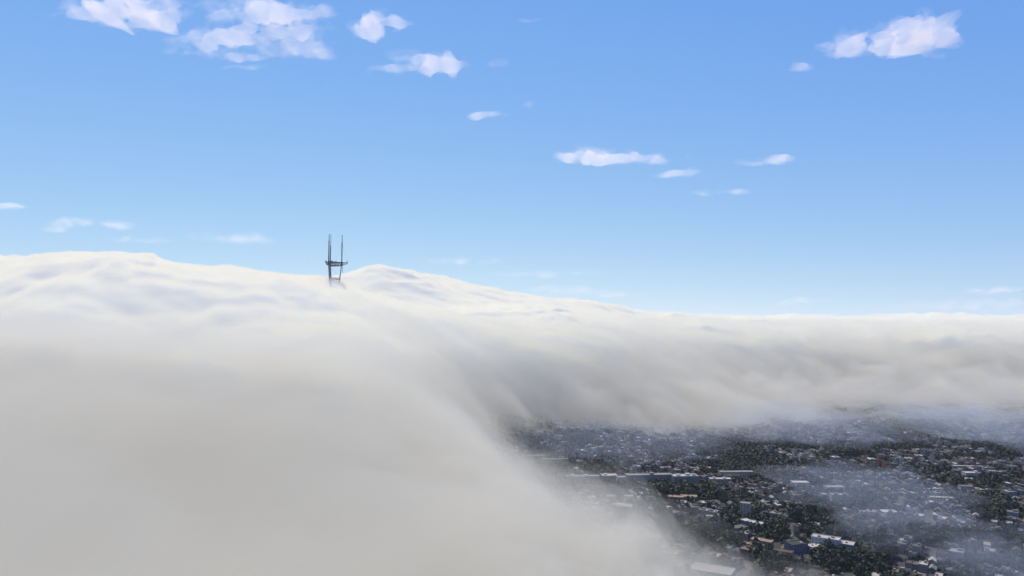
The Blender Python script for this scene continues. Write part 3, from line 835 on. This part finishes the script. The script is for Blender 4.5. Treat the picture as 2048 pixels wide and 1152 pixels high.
# ------------------------------------------------------------------ roads and pavements, draped on the ground
def strip(p, q, half, lift):
    n = max(2, int((Vector(q) - Vector(p)).length / 8))
    P0 = np.linspace(np.array(p), np.array(q), n)
    d = np.array(q) - np.array(p); d = d / np.linalg.norm(d); nn = np.array([-d[1], d[0]])
    L = P0 + nn * half; Rr = P0 - nn * half
    pts = np.concatenate([L, Rr]); z = ground_height(pts[:, 0], pts[:, 1]) + lift
    V = np.column_stack([pts, z]); F = [(k, k + n, k + n + 1, k + 1) for k in range(n - 1)]
    return V, F
rv = []; pv = []
for st in STREETS:
    zn = ZONES[st[0]]; c, s = math.cos(R(zn['th'])), math.sin(R(zn['th']))
    def w2(u, v): return (zn['o'][0] + u * c - v * s, zn['o'][1] + u * s + v * c)
    if st[1] == 'u': p, q = w2(zn['u'][0], st[2]), w2(zn['u'][1], st[2])
    else: p, q = w2(st[2], st[3] - 6), w2(st[2], st[4] - 6)
    n = max(2, int((Vector(q) - Vector(p)).length / 60))
    for k in range(n):
        a = (p[0] + (q[0] - p[0]) * k / n, p[1] + (q[1] - p[1]) * k / n); b = (p[0] + (q[0] - p[0]) * (k + 1) / n, p[1] + (q[1] - p[1]) * (k + 1) / n)
        m_ = ((a[0] + b[0]) / 2, (a[1] + b[1]) / 2)
        if int(zone_of(*m_)) != st[0]: continue
        x_, y_, d_ = project(m_[0], m_[1], 0.0)
        if not (850 < x_ < 2280 and d_ > 550 and y_ < 1210) or in_woods(np.array([x_]), np.array([y_]))[0] or fog_tau(m_[0], m_[1], 0.0)[0] > 5: continue
        rv.append(strip(a, b, 4.6, 0.55 if st[1] == 'u' else 0.52)); pv.append(strip(a, b, 7.6, 0.40 if st[1] == 'u' else 0.37))
        if st[1] == 'u' and d_ < 1150: CARS.append((a, b))
road = merged('road', [(v, f, 0) for v, f in rv], [ASPHALT]); tag(road, kind='structure')
pav = merged('pavement', [(v, f, 0) for v, f in pv], [PAVE]); tag(pav, kind='structure')

# ------------------------------------------------------------------ trees
def crown_vf(seed, n, rx, rz, z0, leaf):
    r = np.random.RandomState(seed)
    lob = [(0, 0, 0, 1.0)] + [(r.uniform(-.5, .5), r.uniform(-.5, .5), r.uniform(-.35, .55), r.uniform(.45, .7)) for _ in range(6)]
    V = []; F = []
    for k in range(n):
        lx, ly, lz, lr = lob[r.randint(len(lob))]
        d = r.normal(size=3); d /= np.linalg.norm(d)
        rad = lr * r.uniform(0.72, 1.02)
        p = np.array([(lx + d[0] * rad) * rx, (ly + d[1] * rad) * rx, z0 + (lz + d[2] * rad) * rz])
        nrm = d + r.normal(size=3) * 0.45; nrm /= np.linalg.norm(nrm)
        a = np.cross(nrm, [0.3, 0.2, 0.9]); a /= np.linalg.norm(a); b = np.cross(nrm, a)
        s = leaf * r.uniform(0.6, 1.35)
        m0 = len(V)
        V += [tuple(p + a * s), tuple(p + b * s * r.uniform(.6, 1)), tuple(p - a * s * r.uniform(.6, 1)), tuple(p - b * s)]
        F.append((m0, m0 + 1, m0 + 2, m0 + 3))
    return V, F
CROWN = [crown_vf(1, 170, 4.6, 4.4, 6.6, 1.15), crown_vf(2, 170, 5.6, 4.0, 6.4, 1.25), crown_vf(3, 160, 3.6, 6.0, 8.2, 1.15), crown_vf(4, 170, 5.0, 5.0, 7.2, 1.2), crown_vf(5, 150, 3.0, 6.8, 8.4, 1.05)]
CROWN_FAR = [crown_vf(10 + k, 60, rx, rz, z0, 2.0) for k, (rx, rz, z0) in enumerate(((4.4, 4.2, 6.2), (5.4, 3.8, 6.0), (3.6, 5.6, 7.6), (4.8, 4.8, 7.0)))]
TRUNK = join_vf([tubes([((0, 0, -3), (0.1, 0, 4.5), 0.42, 0.30), ((0.1, 0, 4.3), (1.2, 0.6, 7.6), 0.24, 0.10), ((0.1, 0, 4.3), (-1.1, -0.7, 7.4), 0.22, 0.10), ((0.1, 0, 4.4), (0.2, 0.9, 8.4), 0.22, 0.08)], 6)])
CROWN_ME = [raw_mesh('crown', v, LEAF[0]) for v in CROWN]
TRUNK_ME = raw_mesh('trunk', TRUNK, BARK)
# woods: fill the ellipses
for a, b, c, d in WOODS:
    if c <= 0: continue
    c, d = c * 0.85, d * 0.85
    x, y, g = place(a, b, 6)
    rx = c / FPX * y; ry = d / FPX * y * y / 262.0
    for _ in range(int(math.pi * rx * ry / 52.0)):
        an = rng.uniform(0, 2 * math.pi); rr = math.sqrt(rng.random()) * (1.0 + 0.35 * math.sin(3 * an + a) + 0.2 * math.sin(5 * an + b))
        TREEC.append((x + rx * rr * math.cos(an), y + ry * rr * math.sin(an), rng.uniform(0.75, 1.5)))
TA = np.array(TREEC)
tz = ground_height(TA[:, 0], TA[:, 1])
tpx, tpy, tdep = project(TA[:, 0], TA[:, 1], tz + 6)
tok = (tpx > 880) & (tpx < 2260) & (tpy < 1195) & (tdep > 500)
for bx, by, br, bw_, bd_, brot in BUILT:
    dx = TA[:, 0] - bx; dy = TA[:, 1] - by
    uu = dx * math.cos(brot) + dy * math.sin(brot); vv = -dx * math.sin(brot) + dy * math.cos(brot)
    tok &= ~((np.abs(uu) < bw_ / 2 + 5) & (np.abs(vv) < bd_ / 2 + 5))
HX = CA[idx]
keep = np.nonzero(tok)[0]
d2 = np.array([np.min((HX[:, 0] - TA[k, 0]) ** 2 + (HX[:, 1] - TA[k, 1]) ** 2) for k in keep])
keep = keep[d2 > 42]
keep = keep[fog_tau(TA[keep, 0], TA[keep, 1], tz[keep] + 8) < 4.0]
tin = (tpx[keep] < 2050) & (tpy[keep] < 1155)
tsc = TA[keep, 2] / tdep[keep] * tin
tord = keep[np.argsort(-tsc)]
tn = Namer()
KINDS_T = ['dark round tree', 'mid green bushy tree', 'grey-green tree']
chosen = []
for k in tord:
    if len(chosen) >= 180: break
    if all((TA[k, 0] - TA[j, 0]) ** 2 + (TA[k, 1] - TA[j, 1]) ** 2 > 60 for j in chosen): chosen.append(k)
cset = set(chosen)
for k in chosen:
    root = link(bpy.data.objects.new('tree', None)); root.location = (TA[k, 0], TA[k, 1], tz[k])
    s_ = float(TA[k, 2]) * rng.uniform(0.95, 1.1); root.scale = (s_, s_, s_ * rng.uniform(0.9, 1.15)); root.rotation_euler = (0, 0, rng.uniform(0, 6.28))
    kd = rng.choices((0, 1, 2), (5, 3, 1))[0]
    child('trunk', TRUNK_ME, root); child('crown', CROWN_ME[rng.randrange(5)], root, LEAF[kd])
    tag(root, None, 'tree', 'trees among the houses')
    tn.add(root, tpx[k], tpy[k], KINDS_T[kd])
tn.finish()
items = []
for k in tord:
    if k in cset: continue
    vf = CROWN_FAR[rng.randrange(4)]
    items.append((moved(vf, TA[k, 0], TA[k, 1], tz[k], rng.uniform(0, 6.28), TA[k, 2]), vf[1], rng.choices((0, 1, 2), (5, 3, 2))[0]))
wood = merged('woodland', items, LEAF)
tag(wood, 'dark mass of trees between the far houses', 'woods', kind='stuff')
print('HOUSES', len(single), len(mass), 'TREES', len(chosen), len(items))

# ------------------------------------------------------------------ cars, and one lit lamp
PAINT = {'white': rough_mat('car_white', (0.75, 0.75, 0.75), None, rough=0.3, spec=0.5), 'silver': rough_mat('car_silver', (0.45, 0.46, 0.48), None, rough=0.3, spec=0.5), 'black': rough_mat('car_black', (0.02, 0.02, 0.022), None, rough=0.3, spec=0.5), 'red': rough_mat('car_red', (0.35, 0.03, 0.03), None, rough=0.3, spec=0.5), 'blue': rough_mat('car_blue', (0.05, 0.08, 0.2), None, rough=0.3, spec=0.5)}
TYRE = rough_mat('tyre', (0.02, 0.02, 0.02), None)
def prism_y(poly, y0, y1, inset=0.0):
    n = len(poly)
    V = [(x, y0 + inset * (z > 1.0), z) for x, z in poly] + [(x, y1 - inset * (z > 1.0), z) for x, z in poly]
    return V, [tuple(range(n))] + [tuple(range(2 * n - 1, n - 1, -1))] + [(k, k + n, (k + 1) % n + n, (k + 1) % n) for k in range(n)]
BODY_ME = raw_mesh('body', prism_y([(-2.2, 0.35), (2.2, 0.35), (2.25, 0.75), (1.2, 0.95), (-2.1, 1.0), (-2.25, 0.7)], -0.9, 0.9), PAINT['white'])
CABIN_ME = raw_mesh('cabin', prism_y([(-1.9, 0.99), (1.1, 0.96), (0.35, 1.48), (-1.5, 1.5)], -0.82, 0.82, 0.12), GLASS)
WHEEL_ME = raw_mesh('wheel', tubes([((0, -0.12, 0), (0, 0.12, 0), 0.33, 0.33)], 10), TYRE)
cn = Namer()
spots = []
for a, b in CARS:
    d = Vector((b[0] - a[0], b[1] - a[1])); L = d.length; d.normalize()
    for sd in (-1, 1):
        if rng.random() < 0.30:
            t_ = rng.uniform(4, L - 4)
            spots.append((a[0] + d.x * t_ - d.y * 3.4 * sd, a[1] + d.y * t_ + d.x * 3.4 * sd, math.atan2(d.y, d.x)))
arc = [(2012, 1045), (2019, 1047.5), (2026, 1050), (2033, 1053), (2039, 1056), (2044, 1059)]
for q in arc:                                    # the bend of road at the right edge
    x, y, g = place(q[0], q[1], 1.0)
    spots.append((x, y, R(-50)))
x0, y0, _ = place(2000, 1041, 0); x1, y1, _ = place(2052, 1066, 0)
ncar = 0
for x, y, a in spots[::-1]:
    g = float(ground_height(x, y))
    px_, py_, d_ = project(x, y, g)
    if not (1150 < px_ < 2060 and py_ < 1160) or fog_tau(x, y, g)[0] > 2 or ncar >= 46: continue
    if any(abs((x - b[0]) * math.cos(b[5]) + (y - b[1]) * math.sin(b[5])) < b[3] / 2 + 2 and abs(-(x - b[0]) * math.sin(b[5]) + (y - b[1]) * math.cos(b[5])) < b[4] / 2 + 2 for b in BUILT): continue
    ncar += 1
    root = link(bpy.data.objects.new('parked_car', None)); root.location = (x, y, g + 0.56); root.rotation_euler = (0, 0, a)
    col_ = rng.choices(list(PAINT), (6, 4, 2, 1, 1))[0]
    child('body', BODY_ME, root, PAINT[col_]); child('cabin', CABIN_ME, root)
    for wx_ in (-1.4, 1.4):
        for wy_ in (-0.82, 0.82):
            child('wheel', WHEEL_ME, root, None, (wx_, wy_, 0.33))
    tag(root, None, 'car', 'cars parked along the streets')
    cn.add(root, px_, py_, f'tiny {col_} parked car')
cn.finish()

def street_lamp():
    x, y, g = place(1921, 1076, 8)
    root = link(bpy.data.objects.new('street_lamp', None)); root.location = (x, y, g)
    tag(root, 'lit warm street lamp glowing in front of the dark trees', 'street lamp')
    mesh_obj('post', *tubes([((0, 0, -2), (0, 0, 8), 0.16, 0.10), ((0, 0, 7.9), (1.0, -0.6, 8.3), 0.08, 0.07)], 8), WALL['grey'], root)
    m, t, out = new_mat('lamp_glow')
    e = t.nodes.new('ShaderNodeEmission'); e.inputs['Color'].default_value = (1.0, 0.80, 0.55, 1); e.inputs['Strength'].default_value = 40.0
    t.links.new(e.outputs[0], out.inputs['Surface'])
    mesh_obj('lamp_head', *box_vf(0.4, 1.6, -1.0, -0.2, 8.0, 8.5), m, root)
street_lamp()
# ------------------------------------------------------------------ clouds of fair weather, each a lens of thin vapour
CLOUD_MAT = volume_mat('cloud_vapour', (0.99, 0.97, 0.985), 0.0038, 0.2)
WISP_MAT = volume_mat('cloud_wisp_vapour', (0.99, 0.985, 0.99), 0.0042, 0.2)
def cloud(label, blobs, D, thick, seed, wisp=False, fn=26.0, thr=0.30):
    """blobs: (px, py, half width, half height, weight) as seen from the city; D metres away."""
    k = D / FPX
    x0 = min(b[0] - 1.7 * b[2] for b in blobs); x1 = max(b[0] + 1.7 * b[2] for b in blobs)
    y0 = min(b[1] - 1.9 * b[3] for b in blobs); y1 = max(b[1] + 1.9 * b[3] for b in blobs)
    step = max(1.6, min(3.0, (x1 - x0) / 90))
    gx = np.arange(x0, x1 + step, step); gy = np.arange(y0, y1 + step, step)
    PX, PY = np.meshgrid(gx, gy)
    wx = PX + 16 * noise2(PX / 45.0, PY / 30.0, seed + 40); wy = PY + 9 * noise2(PX / 45.0, PY / 30.0, seed + 41)
    S = np.zeros_like(PX)
    for bx, by, bw, bh, w in blobs:
        dy = (wy - by); dy = np.where(dy > 0, dy * 1.25, dy)
        S = np.maximum(S, 0.0) + w * np.exp(-(((wx - bx) / bw) ** 2 + (dy / bh) ** 2))
    n = fbm(PX / (fn * 1.7), PY / fn, 5, seed, 0.5)
    S = np.minimum(S, 1.35) * (1.0 + 1.25 * n) - thr * 0.7 + 0.16 * n
    edge = np.minimum(np.minimum(PX - x0, x1 - PX) / 12.0, np.minimum(PY - y0, y1 - PY) / 8.0)
    S = np.where(edge < 1, S - (1 - edge) * 0.4, S)
    S = np.where(S > 0.02, S, 0)
    t = np.where(S > 0, thick * 1.15 * S ** 1.65 + 5.0, 0)
    X = (PX - 1024) * k; Z = CAM_Z + (645 - PY) * k
    nrow, ncol = PX.shape
    bump = 0.25 * thick * fbm(PX / 30.0, PY / 22.0, 3, seed + 70)
    idx = -np.ones((nrow, ncol), int)
    keep = t > 0
    cell = keep[:-1, :-1] | keep[1:, :-1] | keep[:-1, 1:] | keep[1:, 1:]
    used = np.zeros((nrow, ncol), bool)
    used[:-1, :-1] |= cell; used[1:, :-1] |= cell; used[:-1, 1:] |= cell; used[1:, 1:] |= cell
    cx, cz = X[used].mean(), Z[used].mean()
    ids = np.nonzero(used.ravel())[0]
    nf = len(ids)
    fr = np.full(nrow * ncol, -1); fr[ids] = np.arange(nf)
    bk = fr.copy()
    rim = ~keep
    inner = np.nonzero((used & keep).ravel())[0]
    bk[inner] = nf + np.arange(len(inner))
    tt = t.ravel(); bb = (bump * keep).ravel(); Xr = X.ravel(); Zr = Z.ravel()
    V = [(Xr[i] - cx, bb[i] - tt[i], Zr[i] - cz) for i in ids] + [(Xr[i] - cx, bb[i] + 0.8 * tt[i], Zr[i] - cz) for i in inner]
    F = []
    for r, c in zip(*np.nonzero(cell)):
        q = (r * ncol + c, r * ncol + c + 1, (r + 1) * ncol + c + 1, (r + 1) * ncol + c)
        F.append(tuple(int(fr[i]) for i in q[::-1])); F.append(tuple(int(bk[i]) for i in q))
    F = [f for f in F]
    o = mesh_obj('cloud', V, F, WISP_MAT if wisp else CLOUD_MAT)
    o.location = (cx, D, cz)
    tag(o, label, 'cloud', 'fair weather clouds')
    return o

cloud('large lopsided white cloud high on the right, tapering to the left', [(1800, 75, 90, 34, .9), (1850, 50, 50, 34, .9), (1720, 88, 60, 16, .8), (1880, 78, 40, 26, .7), (1668, 80, 30, 7, .5), (1700, 106, 40, 7, .45)], 6000, 120, 1)
cloud('small faint wisp left below the large lopsided right-hand cloud', [(1610, 127, 26, 8, .75)], 6000, 60, 2, True)
cloud('long flat white cloud cut by the top left edge', [(180, 18, 80, 16, .8), (260, 22, 75, 30, 1.0), (310, 38, 40, 18, .8), (230, 2, 90, 18, .9)], 5600, 120, 3)
cloud('broad ragged white cloud joining the flat one at the top left', [(420, 75, 80, 26, .85), (520, 50, 80, 40, .85), (600, 75, 50, 34, .8), (450, 10, 100, 22, .6), (560, 20, 70, 24, .7), (480, 105, 60, 12, .6), (610, 105, 46, 12, .6), (365, 95, 40, 10, .6), (640, 10, 50, 10, .5)], 5600, 90, 4)
cloud('thin wisp under the broad ragged cloud', [(480, 128, 42, 6, .7)], 5600, 50, 5, True)
cloud('compact rounded white cloud between the ragged cloud and the middle', [(745, 45, 42, 26, 1.05), (770, 36, 30, 20, .7), (730, 58, 30, 14, .6), (815, 38, 35, 6, .4)], 5600, 110, 6)
cloud('white cloud with a bumpy top and pointed right end', [(840, 118, 60, 22, 1.0), (895, 125, 40, 10, .8), (770, 130, 50, 10, .65), (845, 138, 40, 9, .6)], 5600, 110, 7)
cloud('tiny faint cloud puff right of the bumpy white cloud', [(995, 122, 20, 10, .75)], 5600, 50, 8, True)
cloud('tiny faint cloud fleck near the top middle', [(1058, 30, 20, 6, .75)], 5600, 50, 9, True)
cloud('short flat wisp alone in the upper middle sky', [(965, 229, 26, 7, .9), (1005, 226, 24, 6, .7), (1050, 207, 16, 9, .5)], 6500, 60, 10, True)
cloud('long white cloud with a rounded left end in mid sky', [(1190, 310, 62, 18, 1.05), (1170, 317, 50, 10, .8), (1280, 316, 60, 11, .85), (1335, 312, 35, 8, .5)], 6500, 110, 11)
cloud('slim curved cloud just below the long mid-sky cloud', [(1350, 348, 36, 7, .95), (1392, 340, 20, 9, .75)], 6500, 70, 12)
cloud('slim white cloud alone on the right in mid sky', [(1560, 317, 42, 9, .95), (1510, 325, 32, 6, .6)], 6500, 80, 13)
cloud('faint wisp below the slim curved cloud, left one of two', [(1425, 384, 30, 8, .8)], 6500, 50, 14, True)
cloud('faint wisp below the slim right-hand cloud, right one of two', [(1485, 384, 26, 6, .75)], 6500, 50, 15, True)
cloud('small pale cloud at the left edge above the fog', [(10, 414, 34, 8, .95)], 8000, 80, 16, True)
cloud('long pale cloud streak above the fog on the left', [(150, 444, 50, 10, .85), (220, 450, 55, 7, .7), (100, 458, 36, 6, .45)], 8000, 80, 17, True)
cloud('faint low streak under the long pale left streak', [(250, 480, 65, 8, .75)], 8000, 60, 18, True)
cloud('faint pale streak left of the tower masts', [(465, 476, 75, 13, .8)], 8000, 60, 19, True)
cloud('flat pale cloud low in the sky right of the tower', [(930, 522, 56, 8, .95)], 26000, 80, 20, True)
cloud('faint streak over the fog right of the flat low cloud', [(1080, 548, 90, 8, .7), (1160, 544, 20, 5, .5)], 26000, 60, 21, True)
cloud('wide faint streak just over the middle fog edge', [(1110, 578, 60, 8, .8), (1210, 588, 70, 9, .8)], 26000, 60, 22, True)
cloud('short pale streak low over the fog on the right', [(1595, 604, 46, 8, .9)], 26000, 70, 23, True)
cloud('pale streak at the right edge above the fog', [(2010, 582, 60, 9, .95), (1960, 586, 30, 5, .5)], 26000, 90, 24, True)
cloud('long low veil of cloud at the right over the fog', [(1920, 612, 120, 10, .85), (2030, 606, 90, 9, .8)], 26000, 90, 25, True)

# ------------------------------------------------------------------ thin mist lying over the city, and the air itself
MIST_SHADE_BLUE = (0.74, 0.85, 0.96)  # blue of mist lying in shade, put into its scatter colour
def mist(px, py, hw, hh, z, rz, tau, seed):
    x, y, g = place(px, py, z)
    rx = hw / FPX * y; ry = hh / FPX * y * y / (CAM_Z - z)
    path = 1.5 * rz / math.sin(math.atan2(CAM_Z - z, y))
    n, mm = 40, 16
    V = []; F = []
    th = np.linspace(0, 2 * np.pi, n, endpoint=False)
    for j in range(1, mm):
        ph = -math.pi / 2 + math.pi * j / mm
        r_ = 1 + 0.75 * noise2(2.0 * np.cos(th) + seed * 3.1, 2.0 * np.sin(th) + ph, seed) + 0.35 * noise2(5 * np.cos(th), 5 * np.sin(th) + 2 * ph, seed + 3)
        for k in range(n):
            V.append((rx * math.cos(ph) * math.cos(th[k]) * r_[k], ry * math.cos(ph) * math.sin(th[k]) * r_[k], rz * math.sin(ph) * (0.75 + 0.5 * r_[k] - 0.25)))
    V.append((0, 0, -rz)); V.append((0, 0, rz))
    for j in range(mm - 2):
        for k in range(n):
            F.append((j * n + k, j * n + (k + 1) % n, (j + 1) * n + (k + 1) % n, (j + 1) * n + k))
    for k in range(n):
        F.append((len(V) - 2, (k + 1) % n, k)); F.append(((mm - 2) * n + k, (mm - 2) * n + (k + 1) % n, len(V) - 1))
    o = mesh_obj('mist_patch', V, F, volume_mat('mist', MIST_SHADE_BLUE, tau / path, 0.0), None, True)
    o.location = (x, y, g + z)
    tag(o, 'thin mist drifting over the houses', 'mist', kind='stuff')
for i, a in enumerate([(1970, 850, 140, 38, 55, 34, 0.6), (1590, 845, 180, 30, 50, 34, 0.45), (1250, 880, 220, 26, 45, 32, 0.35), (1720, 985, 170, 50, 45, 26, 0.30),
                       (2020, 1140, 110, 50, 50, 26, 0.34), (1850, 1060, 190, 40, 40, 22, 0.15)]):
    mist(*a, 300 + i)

haze = mesh_obj('haze', *box_vf(-30000, 30000, -3000, 45000, -90, 520), volume_mat('air', (0.78, 0.88, 0.98), 0.00003, 0.2))  # air colour tinted towards the same shaded blue as the mist
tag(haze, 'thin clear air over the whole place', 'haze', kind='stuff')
